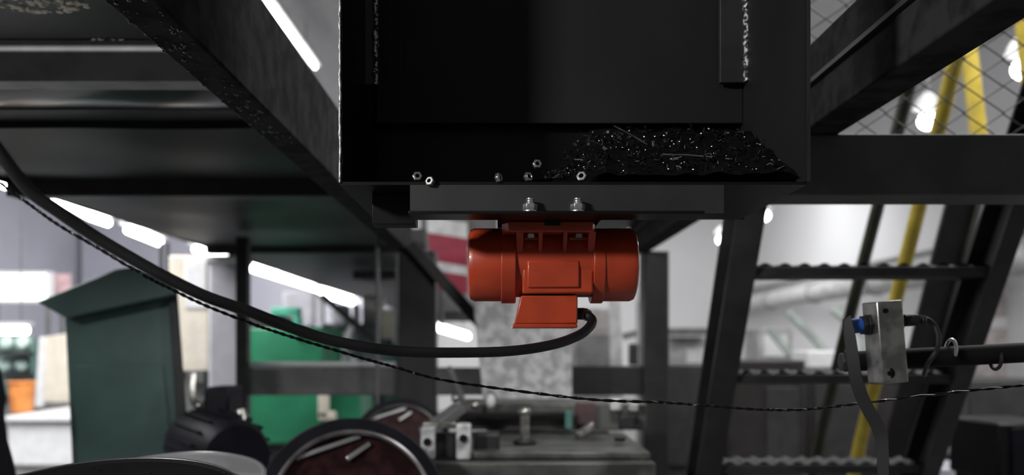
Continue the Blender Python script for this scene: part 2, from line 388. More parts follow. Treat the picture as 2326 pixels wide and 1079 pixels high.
# terminal box
tb = MB().prism([(X(1168), 1.226, Z(736)), (X(1311), 1.226, Z(736)), (X(1311), 1.226, Z(672)), (X(1183), 1.226, Z(672))], (0, .07, 0)).build('terminal_box', orange, mo, .002)
MB().box(X(1164), X(1310), 1.223, 1.30, Z(745), Z(736)).build('box_lid', orange, tb, .0015)
g = MB().cyl((X(1312), 1.25, Z(712)), (X(1330), 1.25, Z(712)), .0095, 6).build('cable_gland', rubber, mo, .0008)
MB().cyl((X(1330), 1.25, Z(712)), (X(1336), 1.245, Z(716)), .0085, 20).build('gland_cap', nickel, g)
for px in (1204, 1312):
    x, y = X(px, 1.14), 1.1395
    bo = MB().cyl((x, y, EYE+.168), (x, y, EYE+.1875), .0048, 16).build('mounting_bolt', chrome, mo)
    MB().lathe([(0, 0), (.0095, 0), (.0095, .0015), (.0042, .0015)], (x, y, EYE+.170), (0, 0, 1), 24).build('washer', chrome, bo)
    MB().lathe([(.0045, 0), (.0088, 0), (.0096, .001), (.0096, .008), (.0086, .0092), (.0045, .0092)], (x, y, EYE+.1715), (0, 0, 1), 6).build('nut', chrome, bo, .0004)
    for k in range(2): MB().torus((x, y, EYE+.1825+k*.003), (0, 0, 1), .0046, .0011, 16, 6).build('thread', chrome, bo)
    x2 = X(px+2, 1.215)
    MB().lathe([(0, 0), (.0072, 0), (.008, .001), (.008, .006), (0, .006)], (x2, 1.215, EYE+.145), (0, 0, 1), 6).build('bolt_head', nickel, mo, .0004)

# cables
cp = [(1334, 716, 1.245), (1345, 728, 1.235), (1337, 745, 1.22), (1310, 764, 1.205), (1250, 784, 1.18), (1150, 798, 1.15), (1000, 801, 1.12), (900, 797, 1.10), (829, 788, 1.08), (733, 768, 1.06), (636, 735, 1.035),
      (564, 707, 1.01), (467, 673, .985), (383, 633, .97), (317, 597, .96), (222, 541, .945), (133, 481, .925), (67, 432, .91), (0, 347, .89), (-70, 250, .88), (-160, 100, .87)]
tag(MB().tube(smooth_path([P(*c) for c in cp]), .0068, 14).build('power_cable', rubber), 'thick black power cable sagging from the orange motor towards the platform', 'cable')
wp = [(-60, 370, .93), (0, 415, .94), (67, 464, .95), (133, 511, .96), (222, 563, .97), (317, 620, .98), (383, 654, 1.0), (467, 694, 1.02), (564, 732, 1.04), (636, 757, 1.06), (733, 787, 1.09), (829, 815, 1.12), (901, 835, 1.14),
      (1000, 862, 1.16), (1160, 886, 1.18), (1350, 908, 1.2), (1500, 914, 1.2), (1600, 921, 1.2), (1720, 930, 1.2), (1830, 930, 1.2), (1950, 917, 1.19), (2150, 893, 1.18), (2326, 875, 1.17), (2420, 862, 1.17)]
path = smooth_path([P(*c) for c in wp], 14); b = MB(); tw = []
for k in (0, 1):
    tw = []
    for i, p in enumerate(path):
        a = i*1.1+k*PI; tw.append(p+Vector((0, math.cos(a), math.sin(a)))*.0011)
    b.tube(tw, .0012, 6)
tag(b.build('steel_wire', wire_m), 'thin oily twisted steel wire strung under the black power cable', 'wire')

# ------------------------------------------------------------------ sensor on its bracket
YS = 1.06
rod = thing('support_rod', 'round black steel rod carrying the proximity sensor bracket', 'rod', P(2100, 810, YS+.012))
ra, rq = P(1918, 822, YS+.012), P(2420, 796, YS+.012)
MB().tube([ra, ra.lerp(rq, .5), rq], .0122, 24).build('rod_shaft', matt_black, rod)
d = (rq-ra).normalized()
MB().lathe([(0, 0), (.0105, 0), (.0125, .003), (.0125, .006), (0, .006)], ra-d*.005, d, 6).build('end_cap', steel, rod)
for px, py, rr in ((2160, 800, .017), (2262, 808, .0165)):
    c = P(px, py, YS+.012); MB().torus(c+Vector((0, 0, .003 if px < 2200 else -.004)), (1, 0, -.05), .0125, .0022, 32, 8).build('cable_tie', chrome if px < 2200 else rubber, rod)
rot = Matrix.Rotation(math.radians(-4.5), 3, 'Y') @ Matrix.Rotation(math.radians(9), 3, 'Z')
bc = P(2010, 777, YS-.022)
br = thing('sensor_bracket', 'scuffed nickel clamp block holding the blue tipped sensor on the rod', 'bracket', bc)
MB().obox(bc, (.0325, .032, .096), rot).build('clamp_block', nickel, br, .0015)
for px, py in ((2011, 706), (2021, 848)):
    c = P(px, py, YS-.0388)
    s_ = MB().cyl(c+Vector((0, .003, 0)), c, .0066, 24).build('clamp_screw', black if py > 800 else nickel, br, .0006)
    MB().lathe([(0, 0), (.0032, 0), (.0032, .001), (0, .001)], c-Vector((0, .0004, 0)), (0, -1, 0), 6).build('socket', black, s_)
se = thing('proximity_sensor', 'threaded black proximity sensor with blue tip through the nickel bracket', 'sensor', P(2000, 735, YS-.015))
ys = YS-.02
MB().cyl(P(1931, 741, ys), P(1958, 739, ys), .0088, 24).build('sensing_face', blue, se, .001)
MB().cyl(P(1956, 739, ys), P(1980, 737, ys), .0085, 24).build('barrel', nickel, se)
MB().lathe([(0, 0), (.0125, 0), (.0125, .005), (0, .005)], P(1957, 739, ys), (1, 0, .05), 6).build('lock_nut', rubber, se, .0006)
MB().lathe([(0, 0), (.0135, 0), (.0135, .004), (0, .004)], P(1967, 738, ys), (1, 0, .05), 6).build('lock_nut', rubber, se, .0006)
MB().lathe([(0, 0), (.0125, 0), (.0125, .005), (0, .005)], P(2037, 733, ys), (1, 0, .05), 6).build('lock_nut', rubber, se, .0006)
MB().cyl(P(2046, 731, ys), P(2056, 730, ys), .0055, 16).build('barrel', rubber, se)
cn = MB().cyl(P(2053, 728, ys), P(2084, 726, ys), .0072, 16).build('connector', rubber, se, .001)
for k in range(3): MB().torus(P(2088+k*6, 725+k, ys), (1, 0, -.1), .0042, .0012, 16, 6).build('strain_rib', rubber, cn)
MB().tube(smooth_path([P(*c) for c in ((2084, 726, ys), (2105, 725, ys), (2122, 738, ys+.002), (2131, 760, ys-.002), (2131, 785, ys-.006), (2122, 805, ys-.008), (2108, 825, ys), (2101, 845, ys+.02), (2100, 852, ys+.03))]), .0028, 10).build('sensor_cable', rubber, se)
# bent flat bar
b = MB(); pts = [(1925, 716), (1931, 760), (1938, 810), (1943, 850), (1951, 880), (1965, 915), (1982, 945), (1998, 975), (2005, 1000), (2007, 1040), (2008, 1110)]
yb = YS-.034; L, R = [], []
wd = [8, 13, 14, 14, 15, 16, 17, 16, 14, 13, 13]
for (px, py), k in zip(pts, wd):
    L.append(P(px-k, py+(10 if py == 716 else 0), yb+.004)); R.append(P(px+k, py, yb-.002))
v = [b.verts((l, r, r+Vector((0, .0035, 0)), l+Vector((0, .0035, 0)))) for l, r in zip(L, R)]
for i in range(len(v)-1):
    for k in range(4): b.bm.faces.new((v[i][k], v[i][(k+1) % 4], v[i+1][(k+1) % 4], v[i+1][k]))
b.bm.faces.new(v[0]); b.bm.faces.new(v[-1][::-1])
tag(b.build('bent_flat_bar', steel, bevel=.0006), 'bent dark flat steel bar standing in front of the blue sensor tip', 'flat bar')

# ------------------------------------------------------------------ stairs
def stair(label, pxa, pxb, Y0, steps, wid, m, tread_px=None):
    pass
st = thing('steel_stair', 'steep charcoal steel stair with checker treads under the cross beam', 'stair', (.95, 3.1, 0))
def SP(x, t): return Vector((x, 2.45+t*.62, EYE+.52-t*.98))      # t = 0 at the top, about 1.85 at the floor
xl, xr = .735, 1.475
TE = 1.86
for x, s in ((xl, 1), (xr, 1)):
    fo, fw = (.036, .08) if x == xl else (.024, .055)
    r_ = MB().bar(SP(x, -.2), SP(x, TE), .012, .14, (0, 1, 0)).build('stringer', steel, st, .002)
    for o in (-.066, .066):
        dv = Vector((0, .98, .62)).normalized()*o
        MB().bar(SP(x-fo, -.2)+dv, SP(x-fo, TE)+dv, fw, .009, (0, .98, .62)).build('stringer_flange', steel, r_, .001)
for i, t in enumerate((-.03, .30, .63, .95, 1.27, 1.59)):
    c = SP(0, t); tr = MB().box(xl+.006, xr-.03, c.y-.055, c.y+.10, c.z-.03, c.z).build('tread', steel, st, .002)
    b = MB(); V = []
    for j in range(13):
        V.append(b.verts([(xl+.01+(xr-xl-.045)*k/96, c.y-.05+.14*j/12, c.z+.0005+.010*max(0, math.sin(PI*(k/8+j/6))*math.sin(PI*(k/8-j/6)))) for k in range(97)]))
    for j in range(12):
        for k in range(96): b.bm.faces.new((V[j][k], V[j][k+1], V[j+1][k+1], V[j+1][k]))
    b.build('raised_pattern', steel, tr)
sb = thing('second_stair_stringer', 'dark channel stringer of a second stair behind the first stair', 'stair stringer', (1.9, 4.5, 0))
pa, pq = P(2215, 330, 3.4), P(2020, 1079, 3.95)
MB().bar(pa, pq, .115, .02, (0, 1, .3)).build('channel_web', steel, sb, .002)
MB().bar(pa+Vector((.064, -.01, 0)), pq+Vector((.064, -.01, 0)), .012, .06, (0, 1, .3)).build('channel_flange', grey, sb, .002)
MB().bar(pq, pq+(pq-pa)*.92, .115, .02, (0, 1, .3)).build('channel_web', steel, sb, .002)

def rail(label, pts, r, m, grp='sloping handrail poles'):
    q = [P(*p) for p in pts]; c = min(q, key=lambda v: v.z)
    t = thing('handrail_pole', label, 'handrail', c, grp)
    MB().tube(q, r, 14).build('pole', m, t)
    d = (q[0]-q[-1]).normalized()
    MB().lathe([(0, 0), (r*1.25, 0), (r*1.25, .05), (0, .05)], q[-1], d, 14).build('collar', m, t)
rail('dark sloping handrail pole, its upper end pale, ahead of the yellow poles', [(2165, -250, 2.78), (2085, 120, 3.0), (1960, 600, 3.35), (1870, 960, 3.6), (1838, 1130, 3.7)], .023, mat('dark_olive_enamel', (.05, .048, .03), .45))
rail('long yellow sloping handrail pole running behind the nickel bracket', [(2265, -250, 2.88), (2195, 40, 3.1), (2050, 620, 3.6), (1955, 1000, 3.95), (1925, 1150, 4.05)], .028, yellow)
rail('short yellow upright pole behind the chain link mesh', [(2152, -250, 3.68), (2192, 40, 3.6), (2222, 300, 3.55), (2240, 440, 3.52)], .033, yellow)
rail('yellow pole at the very edge of the view behind the mesh', [(2290, -250, 3.3), (2318, 20, 3.3), (2330, 120, 3.3), (2345, 300, 3.3)], .025, yellow)

# chain-link guard
cl = thing('chain_link_guard', 'chain link mesh guard standing on the cross beam', 'mesh guard', (1.4, 2.3, ZB))
YM = 2.2; cw, chh = .098, .135
x0, x1, z0, z1 = .665, 1.75, EYE+.44, EYE+1.05
b = MB(); n = int((x1-x0)/cw)
for i in range(n):
    for s in (1, -1):
        pts = []
        k = 0; z = z0
        while z < z1+chh:
            side = (k % 2)*2-1
            pts.append(Vector((x0+i*cw+cw/2+s*side*cw/2*1.02, YM+s*.002, z))); z += chh/2; k += 1
        b.tube(pts, .0026, 6)
b.build('wire_mesh', steel, cl)
MB().box(.652, 1.8, YM-.006, YM+.006, EYE+.425, EYE+.445).build('bottom_edge_bar', steel, cl)
# left piece of the mesh seen between hopper and beam is the same guard

# ------------------------------------------------------------------ lamps
lp = None
for pos, lab in (((2.95, 9.9), 'round white lamp beside the upper stair stringer under the cross beam'), ((2.73, 4.6), 'round white lamp partly out of view behind the mesh'), ((2.75, 5.68), 'round white lamp behind the chain link mesh and yellow poles'),
                 ((3.0, 8.57), 'round white lamp whose glow shows just under the cross beam'), ((3.04, 12.2), 'small far round lamp showing between frame column and stair')):
    pos = Vector((*pos, EYE+1.435))
    if lp is None:
        lp = thing('bay_lamp', lab, 'lamp', pos, 'round hall lamps in a row')
        MB().ball(pos, .062, (1, 1, .9), 20).build('bulb', bulb_m, lp)
        MB().lathe([(.03, .05), (.07, .06), (.09, .02), (.095, .02), (.075, .07), (.03, .12), (.0, .12)], pos+Vector((0, 0, .06)), (0, 0, 1), 24).build('shade', grey_lt, lp)
        MB().cyl(pos+Vector((0, 0, .14)), Vector((pos.x, pos.y, ZC)), .008, 8).build('stem', grey, lp)
    else:
        copy_tree(lp, pos, lab)
def tube_lamp(a, q, r, lab, hang=True):
    t = thing('fluorescent_lamp', lab, 'lamp', (a+q)/2, 'bright tube lamps in a receding row')
    MB().tube([a, (a+q)/2, q], r, 12).build('tube', glow, t)
    d = (q-a).normalized()
    up = Vector((0, 0, r+.02))
    MB().bar(a+up-d*.03, q+up+d*.03, .11, .03).build('housing', white, t, .003)
    for f in (.15, .85):
        c = a.lerp(q, f)+up; under = -1.55 < c.x < -.6 and c.z < EYE+.4; MB().cyl(c, Vector((c.x, c.y, EYE+.484 if under else ZC)), .006, 6).build('hanger', grey, t)
for (p0, y0, p1, y1, r, lab) in (((-30, 405), 4.55, (52, 432), 4.75, .025, 'bright tube lamp nearest, showing above the cable end'),
                                 ((122, 462), 5.05, (245, 506), 5.75, .024, 'long bright tube lamp beside the upper part of the sagging cable'),
                                 ((292, 522), 6.2, (362, 551), 7.1, .028, 'bright tube lamp above the dark green housing'),
                                 ((445, 566), 7.4, (522, 580), 8.0, .03, 'bright tube lamp above the pale column'),
                                 ((556, 604), 8.9, (714, 655), 12.3, .035, 'longest bright tube lamp in the row, right after the dark post'),
                                 ((724, 662), 13.0, (806, 686), 15.8, .06, 'bright tube lamp at the far end of the row')):
    tube_lamp(P(*p0, y0), P(*p1, y1), r, lab)
tube_lamp(Vector((-1.80, 5.9, EYE+2.6)), Vector((-1.76, 8.3, EYE+2.6)), .012, 'bright tube lamp high under the ceiling between slanted beam and black hopper')
tube_lamp(P(974, 739, 9.0), P(1062, 765, 10.6), .03, 'lone bright tube lamp low between the frame column and the motor')

# ------------------------------------------------------------------ green housing, left
gh = thing('green_housing', 'dark green sheet metal machine housing with a slanted cap', 'machine housing', P(285, 1040, 3.0))
def quadbox(a, y, dep, shift=(0, 0)):
    f = [P(*p, y) for p in a]; bk = [v+Vector((shift[0], dep, shift[1])) for v in f]
    return [f[0], f[1], bk[1], bk[0], f[3], f[2], bk[2], bk[3]]
MB().hexa(quadbox([(168, 1130), (418, 1130), (383, 640), (146, 690)], 3.0, .5, (-.2, 0))).build('body', green_dk, gh, .006)
MB().hexa(quadbox([(412, 1130), (438, 1130), (402, 640), (380, 640)], 2.97, .53, (-.2, 0))).build('corner_flange', steel, gh, .003)
MB().prism([P(*p, 2.9) for p in ((84, 686), (262, 612), (300, 607), (402, 640), (402, 668), (150, 722), (138, 716))], (-.24, .6, 0)).build('slanted_cap', green_dk, gh, .004)
MB().hexa(quadbox([(182, 1130), (400, 1130), (370, 830), (170, 830)], 2.994, .004)).build('lower_panel', green_dk, gh, .001)
MB().box(P(175, 0, 3.0).x, P(410, 0, 3.0).x, 3.0, 3.3, 0, P(0, 1125, 3.0).z).build('pedestal', green_dk, gh)

# pale column with pipe pair
pc = thing('pale_column', 'pale lavender painted column with a bright upper end', 'column', P(510, 1100, 4.6))
MB().box(P(472, 0, 4.6).x, P(542, 0, 4.6).x, 4.6, 4.8, 0, EYE+(CY-580)*4.6/F).build('shaft', lav, pc, .02, 4)
MB().box(P(466, 0, 4.6).x, P(548, 0, 4.6).x, 4.59, 4.82, EYE+.42, EYE+.46).build('collar', white, pc, .01)
pw = thing('white_cabinet', 'tall cream white cabinet between green housing and pale column', 'cabinet', P(430, 1000, 5.0))
MB().box(P(383, 0, 5).x, P(475, 0, 5).x, 5.0, 5.4, EYE-.16, EYE+.5).build('body', cream, pw, .01)
MB().pbox(420, 590, 468, 700, 4.99, .012).build('door', white, pw, .004)
MB().pbox(425, 840, 462, 870, 4.98, .05).build('foot', grey, pw, .004)
MB().box(P(395, 0, 5).x, P(465, 0, 5).x, 5.05, 5.35, 0, EYE-.16).build('pedestal', grey, pw)
for px in (366, 381): 
    tag(MB().cyl(Vector((P(px, 0, 5.6).x, 5.6, 0)), Vector((P(px, 0, 5.6).x, 5.6, EYE+.64)), .012, 10).build('thin_pole', steel),
        'thin dark pole behind the cap of the green housing, ' + ('on the housing side' if px < 370 else 'on the pale cabinet side'), 'pole')

# dark electric motor below
em = thing('electric_motor', 'dark navy electric motor with cooling fins below the pale column', 'motor', P(520, 1079, 2.7))
c0, c1 = P(450, 985, 2.85), P(590, 1040, 2.45)
MB().lathe([(0, 0), (.10, 0), (.115, .02), (.115, .30), (.10, .34), (0, .34)], c0+Vector((0, 0, -.03)), c1-c0, 32).build('body', navy, em)
a_, b_, d_ = frame_of(c1-c0)
for k in range(18):
    t = 2*PI*k/18; o = c0+Vector((0, 0, -.03))+(a_*math.cos(t)+b_*math.sin(t))*.118
    MB().bar(o+d_*.05, o+d_*.29, .006, .022, a_*math.cos(t)+b_*math.sin(t)).build('cooling_fin', navy, em)
MB().pbox(462, 880, 520, 945, 2.75, .16).build('junction_box', navy, em, .01)
MB().cyl(P(545, 930, 2.7), P(556, 985, 2.7), .016, 14, .03).build('grease_cap', nickel, em)
MB().box(-.98, -.66, 2.5, 2.95, 0, EYE-.43).build('pedestal', steel, em)
tag(MB().tube(smooth_path([P(*p) for p in ((440, 850, 2.9), (437, 900, 2.88), (455, 925, 2.86), (480, 905, 2.84), (500, 930, 2.8))]), .012, 10).build('flexible_hose', nickel), 'short grey flexible hose curling above the dark navy motor', 'hose')

# cable drums
def drum(name, lab, c, R, ax, dep, base, spin=.45):
    t = thing(name, lab, 'drum', Vector((c.x, c.y, base)), 'dark round drums')
    ax = Vector(ax).normalized()
    MB().lathe([(R*.82, .02), (R*.84, .034), (R*.97, .034), (R, .02), (R, -dep), (R*.82, -dep), (R*.82, .02)], c, ax, 64).build('outer_ring', navy, t)
    MB().torus(c+ax*.034, ax, R*.83, R*.028, 64, 8).build('rim_ring', rim_m, t)
    MB().lathe([(0, .0), (R*.3, .0), (R*.82, .012), (R*.82, -.03), (0, -.03)], c, ax, 64).build('dished_face', copper, t)
    MB().lathe([(0, .04), (R*.16, .04), (R*.2, .03), (R*.2, 0), (0, 0)], c, ax, 32).build('hub', rim_m, t)
    a, b, d = frame_of(ax)
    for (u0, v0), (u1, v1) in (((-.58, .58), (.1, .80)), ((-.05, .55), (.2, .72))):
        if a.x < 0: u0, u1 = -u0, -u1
        MB().bar(c+d*.02+a*(u0*R)+b*(v0*R), c+d*.02+a*(u1*R)+b*(v1*R), .012, .008, d).build('streak_bar', chrome, t, .002)  # bright bar modelled in place of a tube lamp's reflection streak
    MB().box(c.x-.06, c.x+.06, c.y+.03, c.y+.13, 0, c.z-R*.6).build('stand', steel, t)
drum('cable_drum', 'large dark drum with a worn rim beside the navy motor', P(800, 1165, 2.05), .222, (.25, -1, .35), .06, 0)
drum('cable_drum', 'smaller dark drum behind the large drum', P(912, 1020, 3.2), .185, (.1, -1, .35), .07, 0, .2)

# lids at the bottom edge
def lidded(nm, lab, c, R, tilt, m, top, cat):
    ax = Vector((0, -math.sin(tilt), math.cos(tilt))); t = thing(nm, lab, cat, (c.x, c.y, 0))
    MB().lathe([(0, -.012), (R*.96, -.012), (R, -.006), (R, .0), (R*.975, .0015), (R*.95, -.002), (0, .004)], c, ax, 72).build(top, m, t)
    MB().torus(c, ax, R*.99, .0022, 96, 8).build('rolled_rim', chrome, t)
    MB().lathe([(0, -.30), (R*.9, -.30), (R*.93, -.012), (0, -.012)], c, ax, 48).build('drum_body', steel, t)
    MB().box(c.x-.08, c.x+.08, c.y-.02, c.y+.12, 0, c.z-.30).build('stand', steel, t)
    return t
lc = P(205, 0, .95); lc.z = EYE-.145-.165*math.sin(.2)
dl = lidded('black_drum', 'black round drum top with a thin bright rim at the bottom corner', lc, .165, .2, matt_black, 'drum_top', 'drum')
b = MB(); rng = random.Random(8)
for i in range(60):
    dx, dy = rng.gauss(.02, .04), rng.gauss(.06, .03); b.ball((lc.x+dx, lc.y+dy, lc.z+.004+dy*math.tan(.2)), rng.uniform(.0008, .0022), (1, 1, .5), 6)
x = b.build('metal_dust', chip, dl); x['kind'] = 'stuff'
lc = P(385, 0, 1.6); lc.z = EYE-.2466
lidded('metal_drum', 'shiny bare metal round drum top behind the black drum', lc, .17, .17, sheet_metal, 'drum_top', 'drum')

# ------------------------------------------------------------------ feeder machine, bottom centre
fm = thing('feeder_machine', 'worn grey feeder machine with clamps and a flat deck below the motor', 'machine', (.1, 2.6, 0))
MB().box(P(960, 0, 2.3).x, P(1490, 0, 2.3).x, 2.3, 2.36, P(0, 1100, 2.3).z, P(0, 1052, 2.3).z).build('front_rail', olive, fm, .004)
MB().box(P(1060, 0, 2.36).x, P(1478, 0, 2.36).x, 2.36, 2.85, EYE-.31, EYE-.292).build('deck_plate', olive, fm, .004)
MB().box(P(1040, 0, 2.86).x, P(1292, 0, 2.86).x, 2.86, 2.93, EYE-.25, EYE-.226).build('black_bar', black, fm, .004)
MB().box(P(1040, 0, 2.94).x, P(1470, 0, 2.94).x, 2.94, 3.2, EYE-.29, EYE-.20).build('rear_block', olive, fm, .006)
po = MB().cyl(P(1192, 1000, 2.55), P(1192, 935, 2.55), .014, 18).build('clamp_post', nickel, fm)
MB().torus(P(1192, 1003, 2.55), (0, 0, 1), .026, .008, 28, 8).build('post_collar', steel, po)
MB().ball(P(1192, 935, 2.55), .02, (1, 1, .7), 14).build('post_head', nickel, po)
for px0, px1, py0 in ((955, 986, 972), (1036, 1069, 964)):
    q = MB().pbox(px0, py0, px1, 1045, 2.34, .05).build('clamp_block', galv, fm, .005)
    MB().cyl(P((px0+px1)/2, py0+32, 2.345), P((px0+px1)/2, py0+32, 2.33), .011, 18).build('clamp_screw', black, q)
MB().pbox(960, 960, 1036, 974, 2.38, .03).build('link_bar', nickel, fm, .003)
MB().pbox(986, 985, 1036, 1045, 2.40, .05).build('valve_body', steel, fm, .006)
MB().pbox(1076, 985, 1135, 1045, 2.42, .08).build('valve_body', steel, fm, .008)
MB().ball(P(1115, 911, 2.9), .02, (.8, .8, 1.2), 14).build('white_knob', white, fm)
MB().bar(P(1020, 835, 3.1), P(1062, 935, 2.98), .014, .02).build('lever', grey, fm, .002)
for px, py in ((1035, 905), (1080, 920), (1030, 958)):
    MB().ball(P(px, py, 2.9), .016, (1, 1, 1), 12).build('ball_joint', nickel, fm)
MB().bar(P(965, 985, 2.6), P(1045, 925, 2.7), .05, .03).build('arm', grey, fm, .004)
MB().pbox(1310, 915, 1352, 965, 2.9, .05).build('guard_block', mat('dull_maroon', (.09, .05, .05), .5), fm, .004)
MB().pbox(1284, 935, 1300, 975, 2.84, .03).build('teal_tag', mat('teal_plastic', (.08, .2, .18), .5), fm, .003)
MB().bar(P(1312, 990, 2.7), P(1345, 965, 2.75), .02, .02).build('latch', nickel, fm, .003)
for px, py, s in ((1400, 920, 26), (1440, 925, 20), (1425, 960, 34)):
    MB().pbox(px-s/2, py-s/2, px+s/2, py+s/2, 2.88, .04).build('fitting', galv if s < 30 else steel, fm, .006)
MB().cyl(P(1408, 1002, 2.55), P(1408, 994, 2.55), .016, 18).build('deck_bolt', black, fm)
MB().box(P(1000, 0, 2.4).x, P(1450, 0, 2.4).x, 2.37, 3.1, 0, EYE-.31).build('machine_bed', steel, fm)

# galvanised duct
gd = thing('galvanised_duct', 'mottled galvanised sheet duct standing behind the orange motor', 'duct', P(1200, 930, 3.45))
MB().hexa(quadbox([(1120, 1130), (1300, 1130), (1300, 560), (1062, 560)], 3.4, .3)).build('duct_body', galv, gd, .006)
MB().hexa(quadbox([(1122, 926), (1300, 926), (1300, 910), (1120, 910)], 3.385, .02)).build('seam_flange', galv, gd, .002)
MB().box(P(1125, 0, 3.4).x, P(1295, 0, 3.4).x, 3.42, 3.68, 0, P(0, 1128, 3.4).z).build('duct_base', grey, gd)
# hanging conduits
for px, y, z1, lab in ((858, 3.62, -.36, 'long thin conduit hanging in front of the side rail'), (902, 4.2, -.05, 'thin conduit hanging close beside the frame column'), (1003, 5.75, .12, 'short pale conduit hanging above the lone tube lamp')):
    x = P(px, 0, y).x
    tag(MB().cyl((x, y, EYE+.5 if px < 1000 else ZC), (x, y, EYE+z1), .009 if px < 1000 else .014, 12).build('conduit', grey), lab, 'conduit', 'hanging conduits')
# red and white banner
rw = thing('warning_board', 'red and white striped warning board behind the diagonal brace', 'board', P(1015, 650, 5.6))
yb = 5.6
for k, (py0, py1, m) in enumerate(((492, 528, grey_lt), (528, 592, red), (592, 612, grey_lt), (612, 655, red))):
    a = [P(968+(py0-492)*.1, py0, yb), P(1062, py0+14, yb), P(1062, py1+14, yb), P(968+(py1-492)*.1, py1, yb)]
    MB().prism(a, (0, .02, 0)).build('stripe_panel', m, rw)
MB().cyl((P(1010, 0, 5.63).x, 5.63, EYE+.36), (P(1010, 0, 5.63).x, 5.63, ZC), .012, 8).build('hanger', grey, rw)

a, q = P(955, 728, 6.3), P(1130, 470, 6.3)
oh = thing('overhead_housing', 'dark grey housing coming down from the ceiling behind the striped board', 'housing', ((a.x+q.x)/2, 6.5, a.z))
MB().box(a.x, q.x, 6.3, 6.7, a.z, ZC).build('casing', mat('warm_dark_grey', (.07, .065, .065), .5), oh, .01)
MB().box(a.x+.05, q.x-.05, 6.285, 6.3, a.z+.06, a.z+.5).build('access_panel', grey, oh, .003)

# ------------------------------------------------------------------ hall machinery, middle
gm = thing('green_machine', 'bright green machine body seen through the frame beside the dark post', 'machine', P(650, 1000, 6))
MB().pbox(552, 742, 735, 1010, 6, .7).build('body', green, gm, .02)
MB().pbox(740, 880, 820, 1010, 6.1, .6).build('side_body', green, gm, .02)
f_ = MB().pbox(614, 698, 680, 718, 5.95, .08).build('frame_arm', mint, gm, .01)
MB().pbox(664, 718, 682, 762, 5.95, .08).build('frame_arm', mint, gm, .01)
MB().pbox(560, 718, 640, 745, 6.0, .4).build('dark_box', steel, gm, .01)  # plain dark box just below the frame arm
MB().pbox(722, 895, 746, 950, 5.9, .05).build('pale_pipe', cream, gm, .01)
MB().pbox(722, 935, 762, 955, 5.9, .05).build('pale_pipe', cream, gm, .01)
MB().box(P(560, 0, 6).x, P(820, 0, 6).x, 6.05, 6.65, 0, P(0, 1008, 6).z).build('pedestal', steel, gm)
pr = thing('press_machine', 'pale grey press with slanted guide bars behind the green machine', 'machine', P(790, 830, 7.2))
MB().pbox(700, 735, 905, 840, 7.2, .6).build('body', mat('slate_grey', (.09, .11, .12), .45), pr, .02)
MB().pbox(716, 670, 734, 760, 7.1, .08).build('upright', lav, pr, .01)
MB().pbox(750, 690, 790, 740, 7.1, .2).build('motor_cover', lav, pr, .05, 4)
MB().pbox(640, 660, 715, 745, 7.6, .3).build('rear_panel', lav, pr, .03)
MB().pbox(800, 690, 815, 735, 7.15, .1).build('cylinder_cover', lav, pr, .02)
MB().pbox(822, 670, 868, 760, 7.3, .2).build('coil_cover', grey_lt, pr, .02)
MB().bar(P(800, 740, 7.1), P(782, 790, 7.1), .05, .05).build('guide_bar', grey_lt, pr, .005)
MB().bar(P(778, 812, 7.0), P(768, 838, 7.0), .05, .05).build('guide_bar', grey_lt, pr, .005)
MB().bar(P(808, 812, 7.0), P(798, 838, 7.0), .05, .05).build('guide_bar', grey_lt, pr, .005)
MB().bar(P(690, 770, 6.9), P(740, 840, 6.9), .06, .05).build('guide_bar', lav, pr, .005)
MB().bar(P(730, 670, 6.8), P(870, 790, 6.8), .05, .05).build('diagonal_strut', steel, pr, .005)
MB().box(P(710, 0, 7.2).x, P(900, 0, 7.2).x, 7.25, 7.7, 0, P(0, 838, 7.2).z).build('pedestal', steel, pr)
wb = thing('white_control_panel', 'white lit control panel beside the dark frame column', 'control panel', P(885, 780, 7.0))
MB().pbox(866, 702, 892, 770, 7.0, .15).build('panel_body', cream, wb, .01)
MB().pbox(892, 702, 906, 782, 6.95, .2).build('panel_edge', white, wb, .01)
MB().pbox(868, 770, 906, 830, 7.02, .15).build('panel_stand', green_dk, wb, .01)
MB().box(P(870, 0, 7).x, P(904, 0, 7).x, 7.03, 7.15, 0, P(0, 828, 7.02).z).build('post', green_dk, wb)

# left edge: bench, bucket, boards
wbn = thing('white_bench', 'bright white bench under the orange bucket', 'bench', P(90, 1040, 6.5))
MB().pbox(16, 958, 168, 1060, 6.5, .9).build('bench_front', white, wbn, .02)
MB().pbox(10, 945, 172, 958, 6.45, 1.0).build('bench_top', white, wbn, .01)
MB().box(P(20, 0, 6.5).x, P(165, 0, 6.5).x, 6.55, 7.3, 0, P(0, 1058, 6.5).z).build('plinth', grey_lt, wbn)
bk = P(50, 945, 6.85); zb = P(0, 945, 6.45).z
ob = thing('orange_bucket', 'orange plastic bucket standing on the white bench', 'bucket', (bk.x, bk.y, zb))
MB().lathe([(0, 0), (.08, 0), (.095, .22), (.1, .225), (.1, .235), (.088, .235), (.075, .01), (0, .01)], (bk.x, bk.y, zb), (0, 0, 1), 28).build('bucket_shell', orange_pl, ob)
MB().torus((bk.x, bk.y, zb+.23), (0, 0, 1), .1, .008, 28, 8).build('bucket_rim', orange_pl, ob)
cb = thing('cream_board', 'tall cream board leaning behind the white bench beside the green housing', 'board', P(115, 940, 7.6))
MB().prism([P(*p, 7.6) for p in ((100, 765), (150, 758), (158, 915), (98, 915))], (0, .06, 0)).build('board_panel', cream, cb, .01)
MB().prism([P(*p, 7.58) for p in ((88, 765), (103, 765), (98, 925), (78, 925))], (0, .1, 0)).build('board_edge', white, cb, .005)
MB().pbox(80, 916, 160, 945, 7.6, .3).build('board_foot', grey, cb, .005)
